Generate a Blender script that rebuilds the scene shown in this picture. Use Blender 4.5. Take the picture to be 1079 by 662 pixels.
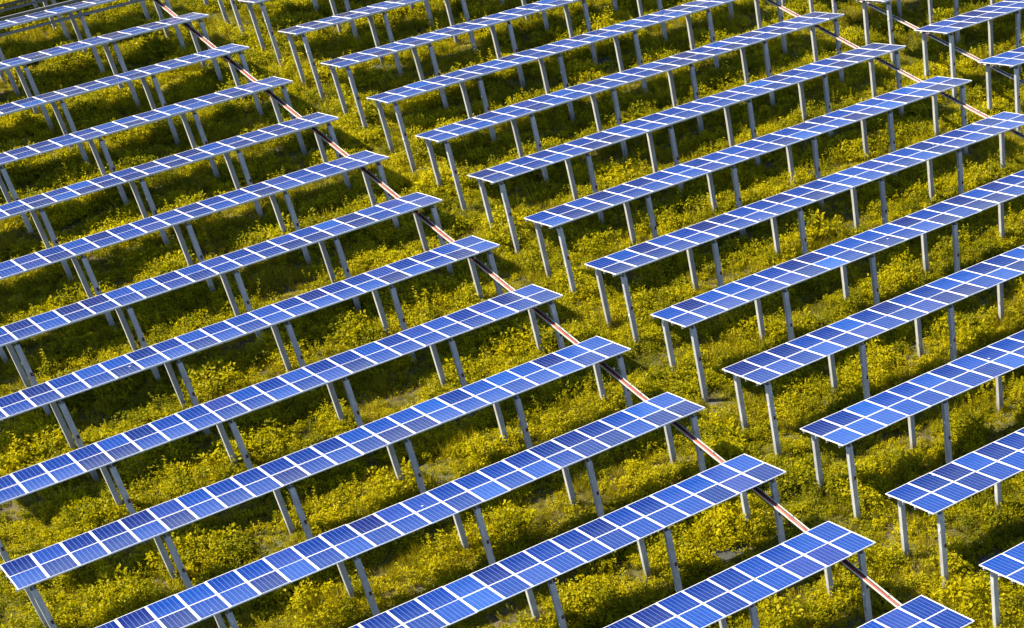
import bpy, bmesh, math, random
from mathutils import Vector, Matrix, noise

# ------------------------------------------------------------------ clear
for o in list(bpy.data.objects): bpy.data.objects.remove(o)
scene = bpy.context.scene
col = scene.collection
random.seed(7)

# ------------------------------------------------------------------ frame of reference
GZ = 3.45                                   # height of the table centre line above the ground
W_PX, H_PX = 1079.0, 662.0                  # photograph
F_PX, PPX, PPY = 1875.34, 1158.18, 764.05   # focal length and principal point (the photo is a crop)
YAW, PITCH = 0.7120, 0.7551
CAM = Vector((-25.8606, -103.2682, 37.3916 + GZ))

# ------------------------------------------------------------------ camera
cam_data = bpy.data.cameras.new('camera')
cam = bpy.data.objects.new('camera', cam_data); col.objects.link(cam)
cam.location = CAM
cam.rotation_euler = (math.pi/2 - PITCH, 0.0, -YAW)
cam_data.sensor_fit = 'HORIZONTAL'; cam_data.sensor_width = 36.0
cam_data.lens = 36.0*F_PX/W_PX
cam_data.shift_x = (W_PX/2 - PPX)/W_PX
cam_data.shift_y = (PPY - H_PX/2)/W_PX
cam_data.clip_start = 0.5; cam_data.clip_end = 3000
scene.camera = cam

# ------------------------------------------------------------------ sky and sun
SUN_DIR = Vector((-0.63, 0.46, 1.0)).normalized()
sun_el = math.asin(SUN_DIR.z)
world = bpy.data.worlds.new('World'); scene.world = world; world.use_nodes = True
nt = world.node_tree; nt.nodes.clear()
sky = nt.nodes.new('ShaderNodeTexSky'); sky.sky_type = 'NISHITA'; sky.sun_disc = False
sky.sun_elevation = sun_el
sky.sun_rotation = math.atan2(SUN_DIR.x, SUN_DIR.y)
sky.air_density = 1.0; sky.dust_density = 0.6; sky.ozone_density = 1.0
bg = nt.nodes.new('ShaderNodeBackground'); bg.inputs['Strength'].default_value = 0.10
wo = nt.nodes.new('ShaderNodeOutputWorld')
nt.links.new(sky.outputs[0], bg.inputs[0]); nt.links.new(bg.outputs[0], wo.inputs[0])
sun_data = bpy.data.lights.new('sun', 'SUN'); sun_data.energy = 5.0; sun_data.angle = math.radians(0.5)
sun_data.color = (1.0, 0.88, 0.62)
sun = bpy.data.objects.new('sun', sun_data); col.objects.link(sun)
sun.rotation_euler = SUN_DIR.to_track_quat('Z', 'Y').to_euler(); sun.location = (0, 0, 60)

vs = scene.view_settings
vs.view_transform = 'Standard'; vs.look = 'None'; vs.gamma = 1.0; vs.exposure = 1.58; vs.use_curve_mapping = False
scene.render.engine = 'CYCLES'

# ------------------------------------------------------------------ helpers
def tag(o, label=None, cat=None, group=None, kind=None):
    if label: o['label'] = label
    if cat: o['category'] = cat
    if group: o['group'] = group
    if kind: o['kind'] = kind
    return o

def add_box(bm, lo, hi, mi=0, bevel=0.0):
    vs_ = [bm.verts.new((x, y, z)) for x in (lo[0], hi[0]) for y in (lo[1], hi[1]) for z in (lo[2], hi[2])]
    fs = []
    for idx in ((0,1,3,2), (4,6,7,5), (0,4,5,1), (2,3,7,6), (0,2,6,4), (1,5,7,3)):
        f = bm.faces.new([vs_[i] for i in idx]); f.material_index = mi; fs.append(f)
    if bevel > 0:
        es = list({e for f in fs for e in f.edges})
        bmesh.ops.bevel(bm, geom=es, offset=bevel, segments=1, affect='EDGES', profile=0.5)

def mesh_from(bm, name, *mats):
    me = bpy.data.meshes.new(name); bm.normal_update(); bm.to_mesh(me); bm.free()
    for m in mats: me.materials.append(m)
    return me

def boxes(name, specs, *mats, bevel=0.0):
    bm = bmesh.new()
    for s in specs: add_box(bm, s[0], s[1], s[2] if len(s) > 2 else 0, bevel)
    return mesh_from(bm, name, *mats)

def put(name, me, parent=None, loc=(0,0,0), rot=(0,0,0)):
    o = bpy.data.objects.new(name, me); col.objects.link(o)
    o.parent = parent; o.location = loc; o.rotation_euler = rot
    return o

def empty(name, loc):
    o = bpy.data.objects.new(name, None); col.objects.link(o); o.location = loc
    o.empty_display_size = 0.3
    return o

class NT:
    """small node-tree helper"""
    def __init__(self, name):
        self.m = bpy.data.materials.new(name); self.m.use_nodes = True
        self.t = self.m.node_tree; self.t.nodes.clear()
        self.out = self.n('ShaderNodeOutputMaterial')
    def n(self, typ, **kw):
        x = self.t.nodes.new(typ)
        for k, v in kw.items():
            if k.startswith('i_'): x.inputs[k[2:].replace('_', ' ')].default_value = v
            else: setattr(x, k, v)
        return x
    def l(self, a, b): self.t.links.new(a, b)
    def math(self, op, a, b=None, c=None):
        x = self.n('ShaderNodeMath', operation=op)
        for i, v in enumerate((a, b, c)):
            if v is None: continue
            if isinstance(v, (int, float)): x.inputs[i].default_value = v
            else: self.l(v, x.inputs[i])
        return x.outputs[0]
    def mix(self, fac, a, b):
        x = self.n('ShaderNodeMix', data_type='RGBA')
        for s, v in ((x.inputs[0], fac), (x.inputs[6], a), (x.inputs[7], b)):
            if isinstance(v, (int, float)): s.default_value = v
            elif isinstance(v, tuple): s.default_value = (*v, 1)
            else: self.l(v, s)
        return x.outputs[2]
    def noise(self, scale, detail=4, rough=0.6, vec=None):
        x = self.n('ShaderNodeTexNoise', i_Scale=scale, i_Detail=detail, i_Roughness=rough)
        if vec is not None: self.l(vec, x.inputs['Vector'])
        return x.outputs['Fac']
    def ramp(self, fac, stops):
        x = self.n('ShaderNodeValToRGB'); cr = x.color_ramp
        while len(cr.elements) < len(stops): cr.elements.new(0.5)
        for e, (p, c) in zip(cr.elements, stops): e.position = p; e.color = (*c, 1)
        self.l(fac, x.inputs[0]); return x.outputs[0]
    def bsdf(self, color, rough=0.5, metal=0.0, spec=0.5, ior=None):
        b = self.n('ShaderNodeBsdfPrincipled')
        for s, v in ((b.inputs['Base Color'], color), (b.inputs['Roughness'], rough), (b.inputs['Metallic'], metal)):
            if isinstance(v, (int, float)): s.default_value = v
            elif isinstance(v, tuple): s.default_value = (*v, 1)
            else: self.l(v, s)
        b.inputs['Specular IOR Level'].default_value = spec
        if ior: b.inputs['IOR'].default_value = ior
        return b
    def done(self, shader): self.l(shader, self.out.inputs[0]); return self.m

# ------------------------------------------------------------------ table dimensions
ROW = 5.4713            # spacing of the rows
TILT = 0.2499           # the far edge is the low one
PITCH_X = 0.9975        # panel spacing along a row
PW, PD = 0.989, 1.5215  # panel width, depth
NP = 23
LEN = 22*PITCH_X + PW
GAP = 2.4723            # aisle between blocks
CT, ST = math.cos(TILT), math.sin(TILT)

# ------------------------------------------------------------------ materials
def mat_cells():
    t = NT('solar_cells')
    tc = t.n('ShaderNodeTexCoord'); sp = t.n('ShaderNodeSeparateXYZ'); t.l(tc.outputs['Object'], sp.inputs[0])
    rnd = t.n('ShaderNodeObjectInfo').outputs['Random']
    x, y = sp.outputs[0], sp.outputs[1]
    mx, my = 0.038, 0.028                        # backsheet margin outside the cells
    cx, cy = (PW - 2*mx)/6, (PD - 2*my)/10
    ux = t.math('DIVIDE', t.math('ADD', x, PW/2 - mx), cx)
    uy = t.math('DIVIDE', t.math('ADD', y, PD/2 - my), cy)
    def line(u, half):                           # 1 near integer values
        fr = t.math('ABSOLUTE', t.math('SUBTRACT', t.math('FRACT', t.math('ADD', u, 0.5)), 0.5))
        return t.math('LESS_THAN', fr, half)
    colgap = line(ux, 0.040)
    rowgap = line(uy, 0.012)
    bus = line(t.math('MULTIPLY', ux, 3.0), 0.018)
    edge = t.math('MAXIMUM', t.math('GREATER_THAN', t.math('ABSOLUTE', x), PW/2 - mx),
                  t.math('GREATER_THAN', t.math('ABSOLUTE', y), PD/2 - my))
    # every cell has a tone of its own
    cb = t.n('ShaderNodeCombineXYZ')
    t.l(t.math('FLOOR', ux), cb.inputs[0]); t.l(t.math('FLOOR', uy), cb.inputs[1]); t.l(t.math('MULTIPLY', rnd, 91.0), cb.inputs[2])
    wn = t.n('ShaderNodeTexWhiteNoise', noise_dimensions='3D'); t.l(cb.outputs[0], wn.inputs['Vector'])
    pv = t.ramp(rnd, [(0.0, (0.0005, 0.010, 0.100)), (0.08, (0.004, 0.007, 0.078)), (0.22, (0.0005, 0.012, 0.122)), (0.6, (0.0005, 0.020, 0.170)),
                      (0.82, (0.003, 0.034, 0.22)), (0.93, (0.012, 0.022, 0.155)), (1.0, (0.004, 0.050, 0.27))])
    cellc = t.mix(t.math('MULTIPLY', wn.outputs['Value'], 0.22), pv, (0.003, 0.009, 0.08))
    c = t.mix(bus, cellc, (0.012, 0.04, 0.18))
    c = t.mix(rowgap, c, (0.02, 0.05, 0.20))
    c = t.mix(colgap, c, (0.075, 0.125, 0.32))
    c = t.mix(edge, c, (0.52, 0.53, 0.56))
    # thin film of dust
    dust = t.noise(1.3, 5, 0.65, tc.outputs['Object'])
    dust = t.math('MULTIPLY', t.math('SUBTRACT', dust, 0.42), 0.06)
    dust = t.math('MAXIMUM', dust, 0.0)
    c = t.mix(dust, c, (0.28, 0.28, 0.30))
    # bird droppings
    mp = t.n('ShaderNodeMapping'); t.l(tc.outputs['Object'], mp.inputs['Vector'])
    of = t.n('ShaderNodeCombineXYZ'); t.l(t.math('MULTIPLY', rnd, 517.0), of.inputs[0]); t.l(t.math('MULTIPLY', rnd, 233.0), of.inputs[1]); t.l(of.outputs[0], mp.inputs['Location'])
    vo = t.n('ShaderNodeTexVoronoi', i_Scale=1.1); t.l(mp.outputs[0], vo.inputs['Vector'])
    sepc = t.n('ShaderNodeSeparateColor'); t.l(vo.outputs['Color'], sepc.inputs[0])
    drop = t.math('MULTIPLY', t.math('LESS_THAN', vo.outputs['Distance'], 0.045), t.math('GREATER_THAN', sepc.outputs[0], 0.86))
    c = t.mix(drop, c, (0.6, 0.6, 0.57))
    rg = t.math('ADD', 0.12, t.math('MULTIPLY', t.noise(0.9, 3, 0.6, mp.outputs[0]), 0.2))
    b = t.bsdf(c, rg, 0.0, 0.5, 1.21)
    nz = t.n('ShaderNodeBump', i_Strength=0.05, i_Distance=0.01)
    t.l(t.noise(260.0, 1, 0.5, tc.outputs['Object']), nz.inputs['Height']); t.l(nz.outputs[0], b.inputs['Normal'])
    return t.done(b.outputs[0])

def mat_alu(name, base, rough=0.42, metal=0.15):
    t = NT(name); tc = t.n('ShaderNodeTexCoord')
    n = t.noise(3.0, 5, 0.7, tc.outputs['Object'])
    c = t.mix(n, tuple(v*0.86 for v in base), tuple(min(1, v*1.08) for v in base))
    return t.done(t.bsdf(c, rough, metal, 0.5).outputs[0])

def mat_post():
    t = NT('concrete_post'); tc = t.n('ShaderNodeTexCoord')
    oi = t.n('ShaderNodeObjectInfo')
    mp = t.n('ShaderNodeMapping'); t.l(tc.outputs['Object'], mp.inputs['Vector'])
    off = t.n('ShaderNodeCombineXYZ'); t.l(t.math('MULTIPLY', oi.outputs['Random'], 60.0), off.inputs[2]); t.l(off.outputs[0], mp.inputs['Location'])
    mp.inputs['Scale'].default_value = (1, 1, 0.35)
    n1 = t.noise(5.0, 6, 0.7, mp.outputs[0]); n2 = t.noise(26.0, 4, 0.7, mp.outputs[0])
    c = t.ramp(n1, [(0.25, (0.22, 0.235, 0.27)), (0.5, (0.34, 0.355, 0.385)), (0.75, (0.50, 0.51, 0.53))])
    c = t.mix(t.math('MULTIPLY', n2, 0.4), c, (0.25, 0.25, 0.26))
    tone = t.mix(oi.outputs['Random'], (0.80, 0.80, 0.82), (1.0, 1.0, 1.0))
    mu = t.n('ShaderNodeMix', data_type='RGBA', blend_type='MULTIPLY'); mu.inputs[0].default_value = 1
    t.l(c, mu.inputs[6]); t.l(tone, mu.inputs[7]); c = mu.outputs[2]
    # soil splash and moss near the foot, rusty runs
    sp = t.n('ShaderNodeSeparateXYZ'); t.l(tc.outputs['Object'], sp.inputs[0])
    lo = t.n('ShaderNodeMapRange'); t.l(t.math('ADD', sp.outputs[2], t.math('MULTIPLY', n1, 0.5)), lo.inputs[0])
    lo.inputs[1].default_value = 0.35; lo.inputs[2].default_value = 1.1; lo.inputs[3].default_value = 0.55; lo.inputs[4].default_value = 0.0
    c = t.mix(lo.outputs[0], c, (0.14, 0.12, 0.08))
    rust = t.math('GREATER_THAN', t.noise(3.1, 3, 0.6, mp.outputs[0]), 0.70)
    c = t.mix(t.math('MULTIPLY', rust, 0.6), c, (0.13, 0.055, 0.03))
    b = t.bsdf(c, 0.85, 0.0, 0.25)
    bp = t.n('ShaderNodeBump', i_Strength=0.35, i_Distance=0.01); t.l(n2, bp.inputs['Height']); t.l(bp.outputs[0], b.inputs['Normal'])
    return t.done(b.outputs[0])

def mat_plain(name, c, rough=0.6, metal=0.0, vary=0.25, scale=4.0):
    t = NT(name); tc = t.n('ShaderNodeTexCoord')
    n = t.noise(scale, 5, 0.65, tc.outputs['Object'])
    cc = t.mix(n, tuple(v*(1 - vary) for v in c), tuple(min(1, v*(1 + vary)) for v in c))
    return t.done(t.bsdf(cc, rough, metal, 0.4).outputs[0])

def mat_leaf(name, stops, trans=0.5, rough=0.5):
    t = NT(name)
    oi = t.n('ShaderNodeObjectInfo'); geo = t.n('ShaderNodeNewGeometry')
    isl = geo.outputs['Random Per Island']
    pos = t.noise(0.22, 3, 0.6, oi.outputs['Location'])
    f = t.math('ADD', t.math('MULTIPLY', oi.outputs['Random'], 0.28), t.math('MULTIPLY', isl, 0.25))
    f = t.math('ADD', f, t.math('MULTIPLY', t.math('SUBTRACT', pos, 0.24), 0.85))
    c = t.ramp(f, stops)
    b = t.bsdf(c, rough, 0.0, 0.12)
    tr = t.n('ShaderNodeBsdfTranslucent')
    hs = t.n('ShaderNodeHueSaturation', i_Value=1.25, i_Saturation=1.1); t.l(c, hs.inputs['Color']); t.l(hs.outputs[0], tr.inputs[0])
    mx = t.n('ShaderNodeMixShader'); mx.inputs[0].default_value = trans
    t.l(b.outputs[0], mx.inputs[1]); t.l(tr.outputs[0], mx.inputs[2])
    return t.done(mx.outputs[0])

def mat_ground():
    t = NT('soil'); tc = t.n('ShaderNodeTexCoord'); v = tc.outputs['Object']
    big = t.noise(0.35, 5, 0.6, v); fine = t.noise(9.0, 6, 0.7, v)
    c = t.ramp(fine, [(0.25, (0.035, 0.028, 0.016)), (0.5, (0.075, 0.062, 0.034)), (0.8, (0.13, 0.11, 0.075))])
    green = t.ramp(t.noise(3.0, 6, 0.75, v), [(0.35, (0.03, 0.032, 0.006)), (0.65, (0.10, 0.10, 0.012))])
    far = t.n('ShaderNodeMapRange'); t.l(big, far.inputs[0]); far.inputs[1].default_value = 0.40; far.inputs[2].default_value = 0.55
    c = t.mix(far.outputs[0], c, green)
    wet = t.n('ShaderNodeMapRange'); t.l(t.noise(0.55, 4, 0.55, v), wet.inputs[0])
    wet.inputs[1].default_value = 0.60; wet.inputs[2].default_value = 0.66
    c = t.mix(t.math('MULTIPLY', wet.outputs[0], 0.8), c, (0.085, 0.085, 0.085))
    rough = t.math('SUBTRACT', 0.95, t.math('MULTIPLY', wet.outputs[0], 0.45))
    b = t.bsdf(c, rough, 0.0, 0.4)
    bp = t.n('ShaderNodeBump', i_Strength=0.8, i_Distance=0.08); t.l(fine, bp.inputs['Height']); t.l(bp.outputs[0], b.inputs['Normal'])
    return t.done(b.outputs[0])

M_CELL = mat_cells()
M_FRAME = mat_alu('frame_aluminium', (0.66, 0.65, 0.64))
M_BACK = mat_plain('white_backsheet', (0.55, 0.56, 0.58), 0.5)
M_STEEL = mat_plain('galvanised_steel', (0.36, 0.37, 0.38), 0.45, 0.35)
M_DSTEEL = mat_plain('weathered_steel', (0.14, 0.145, 0.15), 0.55, 0.3)
M_POST = mat_post()
M_RUST = mat_plain('rusty_iron', (0.075, 0.026, 0.015), 0.8, 0.1, 0.5, 30.0)
M_WHITE = mat_plain('white_plastic', (0.80, 0.79, 0.77), 0.45, 0.0, 0.06)
M_TRAY = mat_plain('white_coated_tray', (0.46, 0.455, 0.45), 0.5, 0.0, 0.22, 2.5)
M_RED = mat_plain('red_cable_sheath', (0.42, 0.05, 0.045), 0.5, 0.0, 0.2, 12.0)
M_BLACK = mat_plain('black_cable_sheath', (0.02, 0.018, 0.018), 0.5)
M_CAB = mat_plain('cabinet_paint', (0.34, 0.42, 0.52), 0.5, 0.0, 0.12)
M_GROUND = mat_ground()

# ------------------------------------------------------------------ ground sheet
def ground_z(x, y):
    d = max(abs(x - 8)/70.0, abs(y + 25)/70.0)
    f = max(0.0, min(1.0, 3.0 - 2.0*d))
    return f*(0.16*noise.noise(Vector((x*0.16, y*0.16, 1.7))) + 0.07*noise.noise(Vector((x*0.55, y*0.55, 5.1))))
def steps(a, b, lo, hi, fine, coarse):
    s = [a]; 
    while s[-1] < b:
        s.append(s[-1] + (fine if lo <= s[-1] < hi else coarse))
    return s
gx = steps(-612, 640, -52, 72, 0.8, 20); gy = steps(-620, 640, -100, 60, 0.8, 20)
gv = [(x, y, ground_z(x, y)) for y in gy for x in gx]; nx = len(gx)
gf = [(j*nx+i, j*nx+i+1, (j+1)*nx+i+1, (j+1)*nx+i) for j in range(len(gy)-1) for i in range(nx-1)]
gm = bpy.data.meshes.new('ground'); gm.from_pydata(gv, [], gf); gm.materials.append(M_GROUND)
gm.polygons.foreach_set('use_smooth', [True]*len(gf))
tag(put('ground', gm), kind='structure')

# ------------------------------------------------------------------ shared meshes of a solar table
FT = 0.035                      # frame height
sx_, sy_ = 0.020, 0.018         # frame bar widths
ME_LAM = boxes('panel_laminate', [((-PW/2+0.004, -PD/2+0.004, -0.010), (PW/2-0.004, PD/2-0.004, -0.004), 0)], M_CELL)
ME_FRAME = boxes('panel_frame', [((-PW/2, -PD/2, -FT), (-PW/2+sx_, PD/2, 0.0)), ((PW/2-sx_, -PD/2, -FT), (PW/2, PD/2, 0.0)),
                                 ((-PW/2+sx_, -PD/2, -FT), (PW/2-sx_, -PD/2+sy_, -0.0006)), ((-PW/2+sx_, PD/2-sy_, -FT), (PW/2-sx_, PD/2, -0.0006))], M_FRAME)
def channel(name, L, w, h, th, mat):
    """C-section purlin along x, centred on x, top at z = 0"""
    return boxes(name, [((-L/2, -w/2, -h), (L/2, -w/2+th, 0)), ((-L/2, -w/2+th, -th), (L/2, w/2, 0)), ((-L/2, -w/2+th, -h), (L/2, w/2, -h+th))], mat)
ME_PURLIN = channel('purlin', LEN + 0.10, 0.055, 0.085, 0.008, M_STEEL)
ME_RAFTER = boxes('rafter', [((-0.035, -1.40, -0.10), (0.035, 1.40, -0.092)), ((-0.004, -1.40, -0.092), (0.004, 1.40, -0.008)), ((-0.035, -1.40, -0.008), (0.035, 1.40, 0.0))], M_STEEL)
PWD = 0.20
YF, YR = -1.23, 1.19            # post lines
def plane_z(y): return -math.tan(TILT)*y
DROP = 0.035 + 0.087 + 0.102
def post_mesh(name, top):
    bm = bmesh.new(); add_box(bm, (-PWD/2, -PWD/2, -0.6), (PWD/2, PWD/2, top), 0, 0.012)
    return mesh_from(bm, name, M_POST)
TOP_F = GZ + plane_z(YF) - DROP/CT - 0.035
TOP_R = GZ + plane_z(YR) - DROP/CT - 0.035
ME_POST_F = post_mesh('front_post', TOP_F)
ME_POST_R = post_mesh('rear_post', TOP_R)
ME_HEAD = boxes('post_head', [((-0.085, -0.085, 0.0), (0.085, 0.085, 0.012)), ((-0.06, -0.05, 0.012), (-0.05, 0.05, 0.13)), ((0.05, -0.05, 0.012), (0.06, 0.05, 0.13))], M_DSTEEL)
ME_BOLT = boxes('bolt_plate', [((-0.045, -0.012, -0.08), (0.045, 0.0, 0.08)), ((-0.02, -0.04, -0.02), (0.02, -0.012, 0.02))], M_RUST, bevel=0.004)
ME_CLIP = boxes('clip', [((-0.03, -0.03, -0.045), (0.0, 0.03, 0.045))], M_WHITE, bevel=0.006)
PUR_Y = (-1.28, -0.40, 0.36, 1.24)      # along the slope
POST_X = [0.44 + i*(LEN - 0.88)/5 for i in range(6)]

# visibility test in the photograph's frame (to leave out rows the photo shows nothing of)
_fw = Vector((math.sin(YAW)*math.cos(PITCH), math.cos(YAW)*math.cos(PITCH), -math.sin(PITCH)))
_rt = Vector((math.cos(YAW), -math.sin(YAW), 0)); _up = _rt.cross(_fw)
def px(p):
    d = Vector(p) - CAM; z = d.dot(_fw)
    return PPX + F_PX*d.dot(_rt)/z, PPY - F_PX*d.dot(_up)/z
def seen(p, m=12):
    u, v = px(p); return -m < u < W_PX + m and -m < v < H_PX + m

def solar_row(x0, y0, label, group, rng, extra=None):
    t = empty('solar_panel_row', (x0, y0, 0))
    tag(t, label, 'solar panels', group)
    zj = rng.uniform(-0.015, 0.015)
    def on(ys, dz, x):           # ys along the slope, dz normal to it
        return (x, ys*CT + dz*ST, GZ + zj - ys*ST + dz*CT)
    ph, am = rng.uniform(0, 6.28), rng.uniform(0.004, 0.016)
    def sag(i): return am*math.sin(i*0.42 + ph)
    for i in range(NP):
        for j in (0, 1):
            ys = (j - 0.5)*(PD + 0.013)
            rot = (-TILT + rng.gauss(0, 0.007), rng.gauss(0, 0.006), rng.gauss(0, 0.0012))
            p = put('solar_panel', ME_LAM, t, on(ys + rng.gauss(0, .0015), sag(i) + rng.gauss(0, .0015), PW/2 + i*PITCH_X), rot)
            put('frame', ME_FRAME, p)
    for ys in PUR_Y:
        put('purlin', ME_PURLIN, t, on(ys, -0.037, LEN/2), (-TILT, 0, 0))
    for xx in POST_X:
        jx, jy = rng.gauss(0, 0.012), rng.gauss(0, 0.012)
        put('rafter', ME_RAFTER, t, on(0, -0.037 - 0.087, xx + jx), (-TILT, 0, 0))
        a = put('post', ME_POST_F, t, (xx + jx, YF + jy, 0), (rng.gauss(0, .003), rng.gauss(0, .003), 0))
        put('bolt_plate', ME_BOLT, a, (0.035 + rng.gauss(0, .01), -PWD/2 + 0.001, GZ - 1.42 + rng.gauss(0, 0.05)))
        if rng.random() < 0.7:
            put('clip', ME_CLIP, a, (-PWD/2 + 0.001, -0.03, GZ - (1.70 if rng.random() < .6 else 0.78) + rng.gauss(0, 0.04)))
        put('post_head', ME_HEAD, a, (0, 0, TOP_F))
        b = put('post', ME_POST_R, t, (xx + jx, YR + rng.gauss(0, .012), 0), (rng.gauss(0, .003), rng.gauss(0, .003), 0))
        put('post_head', ME_HEAD, b, (0, 0, TOP_R))
    if extra: extra(t)
    return t

# ------------------------------------------------------------------ the rows
ORD = ['nearest', 'second', 'third', 'fourth', 'fifth', 'sixth', 'seventh', 'eighth', 'ninth', 'tenth', 'eleventh', 'twelfth', 'thirteenth', 'fourteenth', 'fifteenth', 'sixteenth', 'seventeenth', 'eighteenth']
MX0 = GAP; FX0 = GAP + LEN + 2.63
def row_seen(x0, y0):
    n = 0
    for i in range(24):
        x = x0 + i*LEN/23
        for dy, z in ((-1.48, GZ+.38), (1.48, GZ-.38), (YF, 1.6), (YR, 1.6), (YF, .5), (YR, .5)):
            n += seen((x, y0 + dy, z), 2)
    return n > 0

ME_LONGBEAM = boxes('beam', [((0.2, -0.04, -0.13), (LEN - 0.2, 0.04, 0.0))], M_DSTEEL, bevel=0.005)
def low_beams(t):               # the far-left row shows two longitudinal beams beside its panels
    put('beam', ME_LONGBEAM, t, (0, YF - 0.18, GZ + 0.02))
    put('beam', ME_LONGBEAM, t, (0, 1.95, GZ - 0.36))
def low_rails(t):               # rails low under the row farthest to the upper left
    put('beam', ME_LONGBEAM, t, (0, -1.42, GZ - 0.68))
    put('beam', ME_LONGBEAM, t, (0, 0.2, GZ - 0.98))

BLOCKS = [('left-hand', -LEN, 0.0, 'solar panel rows left of the aisle', 'left of the diagonal aisle'),
          ('middle', MX0, 0.044, 'solar panel rows in the middle block', 'between the two red-cable trays'),
          ('right-hand', FX0, 0.086, 'solar panel rows in the upper right corner', 'at the upper right')]
table_rows = {}
for bi, (bn, x0, yo, grp, where) in enumerate(BLOCKS):
    rows = [m for m in range(14, -6, -1) if row_seen(x0, -ROW*m + yo)]
    table_rows[bi] = rows
    for k, m in enumerate(rows):
        rng = random.Random(100*bi + m + 50)
        nth = ORD[k]
        label = f'blue solar panel row on posts, {bn} block, {nth} ' + ('the camera' if k == 0 else 'from the camera')
        ex = None
        if bi == 0 and m == -1:
            ex = low_beams; label = 'solar panel row with dark beams beside its panels, upper left corner'
        if bi == 0 and m == -2:
            ex = low_rails; label = 'posts of the row behind the dark beams at the extreme upper left'
        solar_row(x0, -ROW*m + yo, label, grp, rng, ex)

# ------------------------------------------------------------------ cable trays
def cable_tray(x, z, y_near, y_far, rows, yo, label, side, tone):
    t = empty('cable_tray', (x, y_near, z)); tag(t, label, 'cable tray', 'cable trays crossing under the row ends')
    w, h, th = 0.18, 0.08, 0.006
    seg = ROW
    me = boxes('tray_channel', [((-w/2, 0.004, 0), (w/2, seg - 0.004, th)), ((-w/2, 0.004, th), (-w/2+th, seg-0.004, h)), ((w/2-th, 0.004, th), (w/2, seg-0.004, h)),
                                ((-w/2-0.012, 0.004, h), (-w/2+th, seg-0.004, h+th)), ((w/2-th, 0.004, h), (w/2+0.012, seg-0.004, h+th))], M_TRAY)
    n = int(round((y_far - y_near)/seg))
    for i in range(n): put('tray_channel', me, t, (0, i*seg, 0))
    r = random.Random(int(x*10))
    def cable(nm, xo, rad, mat, zo, amp):
        cu = []; N = n*9
        for i in range(N + 1):
            cu.append(Vector((xo + amp*math.sin(i*0.9 + xo*40) + r.gauss(0, amp*0.4), i*(y_far - y_near)/N, zo + abs(r.gauss(0, 0.003)))))
        bm = bmesh.new(); rings = []
        for p in cu:
            rings.append([bm.verts.new((p.x + rad*math.cos(a*math.pi/3), p.y, p.z + rad*math.sin(a*math.pi/3))) for a in range(6)])
        for a, b in zip(rings, rings[1:]):
            for q in range(6): bm.faces.new((a[q], a[(q+1) % 6], b[(q+1) % 6], b[q]))
        bm.faces.new(rings[0]); bm.faces.new(list(reversed(rings[-1])))
        bmesh.ops.recalc_face_normals(bm, faces=bm.faces)
        me_ = mesh_from(bm, nm, mat)
        for pl in me_.polygons: pl.use_smooth = True
        put(nm, me_, t)
    k = tone
    cable('red_cable', -0.035, 0.021*k, M_RED, 0.030, 0.006)
    cable('red_cable', 0.010, 0.021*k, M_RED, 0.031, 0.007)
    cable('black_cable', 0.054, 0.019, M_BLACK, 0.030, 0.006)
    cable('black_cable', -0.068, 0.012, M_BLACK, 0.020, 0.003)
    cable('black_cable', 0.030, 0.016, M_BLACK, 0.064, 0.012)
    me_b = boxes('bracket', [((-0.13, -0.02, -0.03), (0.26, 0.02, -0.001)), ((0.20, -0.02, -0.20), (0.235, 0.02, -0.03))], M_DSTEEL)
    me_c = boxes('cable_clamp', [((-0.115, -0.012, 0.098), (0.115, 0.012, 0.106))], M_DSTEEL)
    me_k = boxes('wing_bolt', [((-0.02, -0.02, 0.1), (0.02, 0.02, 0.17))], M_WHITE, bevel=0.005)
    for m in rows:
        yy = -ROW*m + yo + YF - y_near
        if 0 < yy < y_far - y_near:
            put('bracket', me_b, t, (0, yy, 0), (0, 0, 0 if side > 0 else math.pi))
            for q in (-1.9, -1.1, 0.9):
                if r.random() < 0.75: put('cable_clamp', me_c, t, (0, yy + q + r.uniform(-.3, .3), 0))
            put('wing_bolt', me_k, t, (0.14*side, yy + 0.12, 0))
cable_tray(-0.83, GZ - 0.55, -ROW*13.5, ROW*2.5, table_rows[0], 0.0, 'white cable tray with red cables under right ends of left-hand solar rows', 1, 1.0)
cable_tray(GAP + LEN - 0.83, GZ - 0.57, -ROW*11.5, ROW*1.5, table_rows[1], 0.044, 'pale cable tray under right ends of the middle solar rows', 1, 0.8)
cable_tray(FX0 + 0.76, GZ - 0.83, -ROW*9.5, -ROW*0.5, table_rows[2], 0.086, 'grey-white cable tray behind the end posts at upper right corner', -1, 0.6)

# ------------------------------------------------------------------ cabinet in the far upper left
cb = empty('electrical_cabinet', (-5.0, 2*ROW - 1.42, GZ - 0.68))
tag(cb, 'blue-grey electrical cabinet on rails at the upper left edge', 'cabinet')
put('body', boxes('body', [((-0.27, -0.2, 0.0), (0.27, 0.2, 0.95))], M_CAB, bevel=0.012), cb)
dr = put('door', boxes('door', [((-0.24, -0.222, 0.05), (0.24, -0.2, 0.90))], M_CAB, bevel=0.006), cb)
put('handle', boxes('handle', [((0.15, -0.245, 0.42), (0.18, -0.222, 0.56))], M_BLACK, bevel=0.004), dr)
put('rain_hood', boxes('rain_hood', [((-0.31, -0.28, 0.95), (0.31, 0.22, 0.98))], M_CAB, bevel=0.005), cb)

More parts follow.
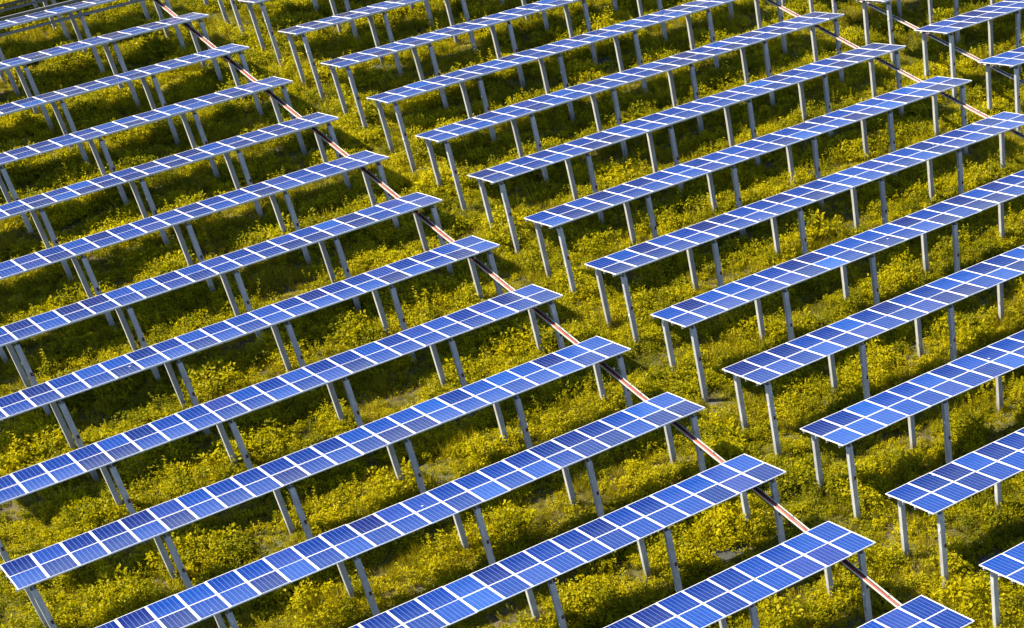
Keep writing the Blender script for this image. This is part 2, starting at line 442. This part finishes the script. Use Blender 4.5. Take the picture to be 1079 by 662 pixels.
# ------------------------------------------------------------------ vegetation
LEAF_STOPS = [(0.10, (0.145, 0.15, 0.002)), (0.35, (0.262, 0.248, 0.002)), (0.6, (0.40, 0.355, 0.002)), (0.85, (0.52, 0.445, 0.004)), (1.0, (0.58, 0.50, 0.015))]
M_LEAF = mat_leaf('weed_leaf', LEAF_STOPS)
M_LEAF2 = mat_leaf('green_weed_leaf', [(0.1, (0.09, 0.10, 0.002)), (0.5, (0.185, 0.187, 0.003)), (0.9, (0.31, 0.29, 0.004)), (1.0, (0.37, 0.34, 0.015))])
M_GRASS = mat_leaf('grass_blade', [(0.1, (0.13, 0.128, 0.006)), (0.5, (0.25, 0.22, 0.009)), (0.9, (0.37, 0.31, 0.028)), (1.0, (0.42, 0.36, 0.09))], 0.3)
M_DRY = mat_leaf('dry_stalk', [(0.1, (0.10, 0.08, 0.035)), (0.6, (0.20, 0.17, 0.09)), (1.0, (0.32, 0.28, 0.19))], 0.15)

def leaf_quad(vs_, fs, base, d, up, L, Wd, curl):
    side = d.cross(up)
    if side.length < 1e-4: side = Vector((1, 0, 0))
    side.normalize(); n = side.cross(d).normalized()
    i = len(vs_)
    mid = base + d*L*0.5 + n*curl*L*0.25
    tip = base + d*L - n*curl*L*0.15
    vs_ += [base, mid + side*Wd*0.5 - n*0.0, tip, mid - side*Wd*0.5]
    fs.append((i, i+1, i+2, i+3))

def rdir(rng, up_bias=0.0):
    v = Vector((rng.gauss(0, 1), rng.gauss(0, 1), rng.gauss(0, 1) + up_bias)); return v.normalized()

def plant_mesh(name, mat, kind, seed):
    rng = random.Random(seed); V, Fc = [], []
    if kind == 'bush':
        nl = 9
        lobes = [(Vector((rng.gauss(0, .17), rng.gauss(0, .17), rng.uniform(.12, .36))), rng.uniform(.11, .22)) for _ in range(nl)]
        for c, r in lobes:
            for _ in range(20):
                d = rdir(rng, 0.5); p = c + d*r*rng.uniform(.65, 1.05)
                if p.z < 0.02: continue
                ld = (rdir(rng) + d*0.7 + Vector((0, 0, -0.1))).normalized()
                leaf_quad(V, Fc, p, ld, (d + Vector((0, 0, .8)) + rdir(rng)*.5).normalized(), rng.uniform(.055, .135), rng.uniform(.04, .08), rng.uniform(-.2, .5))
    elif kind == 'mat':
        for _ in range(120):
            a, q = rng.uniform(0, 6.283), math.sqrt(rng.random())*.45
            p = Vector((q*math.cos(a), q*math.sin(a), rng.uniform(.02, .16)*(1.15 - q)))
            ld = Vector((rng.gauss(0, 1), rng.gauss(0, 1), rng.gauss(0.1, .35))).normalized()
            leaf_quad(V, Fc, p, ld, (Vector((0, 0, 1)) + rdir(rng)*.45).normalized(), rng.uniform(.06, .13), rng.uniform(.045, .085), rng.uniform(-.2, .4))
    elif kind == 'shoot':
        for s in range(5):
            a = rng.uniform(0, 6.283); lean = rng.uniform(.05, .35); H = rng.uniform(.45, .85)
            b0 = Vector((rng.gauss(0, .08), rng.gauss(0, .08), 0))
            ax = Vector((math.cos(a)*lean, math.sin(a)*lean, 1)).normalized()
            leaf_quad(V, Fc, b0, ax, Vector((1, 0, 0)), H, .014, .05)
            n = int(H/.045)
            for q in range(2, n):
                p = b0 + ax*H*q/n; ang = q*2.4 + a
                ld = Vector((math.cos(ang), math.sin(ang), rng.uniform(.0, .6))).normalized()
                leaf_quad(V, Fc, p, ld, Vector((0, 0, 1)), rng.uniform(.07, .13)*(1.15 - .5*q/n), rng.uniform(.03, .055), .4)
    elif kind in ('grass', 'dry'):
        for _ in range(46 if kind == 'grass' else 26):
            a = rng.uniform(0, 6.283); q = rng.uniform(0, .16); lean = abs(rng.gauss(.35, .25))
            b0 = Vector((q*math.cos(a), q*math.sin(a), 0)); a2 = a + rng.gauss(0, .8)
            d = Vector((math.cos(a2)*lean, math.sin(a2)*lean, 1)).normalized()
            L = rng.uniform(.2, .5)*(1.0 if kind == 'grass' else 1.25)
            leaf_quad(V, Fc, b0, d, Vector((rng.gauss(0, 1), rng.gauss(0, 1), .2)).normalized(), L, rng.uniform(.010, .022) if kind == 'grass' else .010, rng.uniform(-.4, .4))
    me = bpy.data.meshes.new(name); me.from_pydata(V, [], Fc); me.materials.append(mat); me.update()
    return me

PROTO = [plant_mesh('weed_bush_a', M_LEAF, 'bush', 1), plant_mesh('weed_bush_b', M_LEAF, 'bush', 2), plant_mesh('weed_bush_c', M_LEAF2, 'bush', 3),
         plant_mesh('weed_mat', M_LEAF, 'mat', 4), plant_mesh('weed_mat_green', M_LEAF2, 'mat', 5), plant_mesh('weed_shoot', M_LEAF, 'shoot', 6),
         plant_mesh('grass_tuft', M_GRASS, 'grass', 7), plant_mesh('dry_stalks', M_DRY, 'dry', 8)]
protos = [bpy.data.objects.new(m.name, m) for m in PROTO]

PUD = [(768, 583, .40), (1044, 590, .5), (395, 73, .5), (446, 33, .5), (626, 68, .5), (508, 352, .40), (560, 60, .45)]
def ground_px(u, v):
    d = _fw + _rt*((u - PPX)/F_PX) - _up*((v - PPY)/F_PX)
    return CAM + d*((0.0 - CAM.z)/d.z)
pud = []
t_ = NT('puddle_water'); wb = t_.bsdf((0.045, 0.05, 0.055), 0.06, 0.0, 0.5, 1.33)
M_WATER = t_.done(wb.outputs[0])
rp_ = random.Random(5)
for u, v, r in PUD:
    c = ground_px(u, v); pud.append((c.x, c.y, r))
    bm = bmesh.new(); n = 22; ph = rp_.uniform(0, 6)
    ring = []
    for i in range(n):
        a = i*2*math.pi/n
        q = r*1.25*(1 + .22*math.sin(2*a + ph) + .12*math.sin(5*a + 2*ph) + rp_.uniform(-.06, .06))
        ring.append(bm.verts.new((1.5*q*math.cos(a), .8*q*math.sin(a), 0)))
    bm.faces.new(ring)
    gz_ = sorted(ground_z(c.x + dx*r, c.y + dy*r*.6) for dx in (-1, 0, 1) for dy in (-1, 0, 1))[6]
    tag(put('puddle', mesh_from(bm, 'puddle', M_WATER), None, (c.x, c.y, gz_ + .012)), kind='structure')

def nz(x, y, s, k): return noise.noise(Vector((x*s, y*s, k)))
pts, scl, rot, pick = [], [], [], []
rng = random.Random(11)
cs = [ground_px(u, v) for u, v in ((-150, -90), (W_PX + 150, -90), (W_PX + 150, H_PX + 130), (-150, H_PX + 130))]
xs = [c.x for c in cs]; ys_ = [c.y for c in cs]
def inside(x, y):
    for a, b in zip(cs, cs[1:] + cs[:1]):
        if (b.x - a.x)*(y - a.y) - (b.y - a.y)*(x - a.x) > 0: return False
    return True
cell = 0.25
y = min(ys_)
while y < max(ys_):
    x = min(xs)
    while x < max(xs):
        px_, py_ = x + rng.uniform(0, cell), y + rng.uniform(0, cell)
        x += cell
        if not inside(px_, py_): continue
        d1 = nz(px_, py_, .33, 3.3) + .5*nz(px_, py_, .9, 8.1)       # thick and bare patches
        # distance across the nearest row: the strips in constant shade grow thinner
        rel = ((py_ + 0.25*ROW + 50*ROW) % ROW)/ROW
        shade = max(0.0, 1.0 - abs(rel - 0.04 if rel < .5 else rel - 1.04)/0.2)
        wetd = min(math.hypot((px_ - a)/1.5, (py_ - b)/.8)/r for a, b, r in pud)
        if wetd < 1.0 and rng.random() < .93: continue
        dens = 1.22 + .55*d1 - .25*shade
        if rng.random() > dens: continue
        hgt = 0.86 + 0.85*nz(px_, py_, .45, 21.0) + .60*nz(px_, py_, 1.1, 2.0)
        ty = nz(px_, py_, .22, 40.0) + rng.gauss(0, .22)
        r = rng.random()
        if r < .07: pk = 5
        elif r < .10: pk = 7
        elif r < .30: pk = 6
        elif ty > .15: pk = 6 if rng.random() < .75 else 3
        elif ty > -.05: pk = rng.choice((0, 1, 3))
        elif ty > -.3: pk = rng.choice((0, 1, 2, 4))
        else: pk = rng.choice((2, 4, 4, 6))
        s = max(.45, hgt)*rng.uniform(.8, 1.35)*(1 - .20*shade)
        pts.append((px_, py_, ground_z(px_, py_) - .01)); scl.append(s)
        rot.append((rng.gauss(0, .12), rng.gauss(0, .12), rng.uniform(0, 6.283))); pick.append(pk)
    y += cell
me = bpy.data.meshes.new('weed_cover'); me.from_pydata(pts, [], [])
for nm, typ, data in (('plant_scale', 'FLOAT', scl), ('plant_pick', 'INT', pick)):
    me.attributes.new(nm, typ, 'POINT').data.foreach_set('value', data)
me.attributes.new('plant_rot', 'FLOAT_VECTOR', 'POINT').data.foreach_set('vector', [c for r in rot for c in r])
cover = put('weed_cover', me)
tag(cover, 'yellow-green weeds and grass covering the ground between the rows', 'weeds', kind='stuff')
ng = bpy.data.node_groups.new('plant_scatter', 'GeometryNodeTree')
ng.interface.new_socket('Geometry', in_out='INPUT', socket_type='NodeSocketGeometry')
ng.interface.new_socket('Geometry', in_out='OUTPUT', socket_type='NodeSocketGeometry')
N, L = ng.nodes, ng.links
gi, go = N.new('NodeGroupInput'), N.new('NodeGroupOutput')
m2p = N.new('GeometryNodeMeshToPoints'); L.new(gi.outputs[0], m2p.inputs[0])
iop = N.new('GeometryNodeInstanceOnPoints'); L.new(m2p.outputs[0], iop.inputs['Points'])
jn = N.new('GeometryNodeGeometryToInstance')
for p in reversed(protos):
    oi = N.new('GeometryNodeObjectInfo'); oi.inputs['Object'].default_value = p; oi.inputs['As Instance'].default_value = True
    L.new(oi.outputs['Geometry'], jn.inputs[0])
# order-safe: one instance-on-points per plant kind instead of relying on join order
N.remove(jn)
outs = []
join = N.new('GeometryNodeJoinGeometry')
for k, p in enumerate(protos):
    oi = [n for n in N if n.bl_idname == 'GeometryNodeObjectInfo' and n.inputs['Object'].default_value == p][0]
    pk = N.new('GeometryNodeInputNamedAttribute'); pk.data_type = 'INT'; pk.inputs['Name'].default_value = 'plant_pick'
    eq = N.new('FunctionNodeCompare'); eq.data_type = 'INT'; eq.operation = 'EQUAL'
    L.new([s for s in pk.outputs if s.enabled][0], [s for s in eq.inputs if s.enabled][0]); [s for s in eq.inputs if s.enabled][1].default_value = k
    i2 = N.new('GeometryNodeInstanceOnPoints')
    sc = N.new('GeometryNodeInputNamedAttribute'); sc.data_type = 'FLOAT'; sc.inputs['Name'].default_value = 'plant_scale'
    ro = N.new('GeometryNodeInputNamedAttribute'); ro.data_type = 'FLOAT_VECTOR'; ro.inputs['Name'].default_value = 'plant_rot'
    e2r = N.new('FunctionNodeEulerToRotation')
    L.new([s for s in ro.outputs if s.enabled][0], e2r.inputs[0]); L.new(e2r.outputs[0], i2.inputs['Rotation'])
    L.new([s for s in sc.outputs if s.enabled][0], i2.inputs['Scale'])
    L.new(m2p.outputs[0], i2.inputs['Points']); L.new(eq.outputs[0], i2.inputs['Selection']); L.new(oi.outputs['Geometry'], i2.inputs['Instance'])
    L.new(i2.outputs[0], join.inputs[0])
N.remove(iop)
L.new(join.outputs[0], go.inputs[0])
md = cover.modifiers.new('plants', 'NODES'); md.node_group = ng
print('rows', table_rows, 'plants', len(pts), 'objects', len(bpy.data.objects))
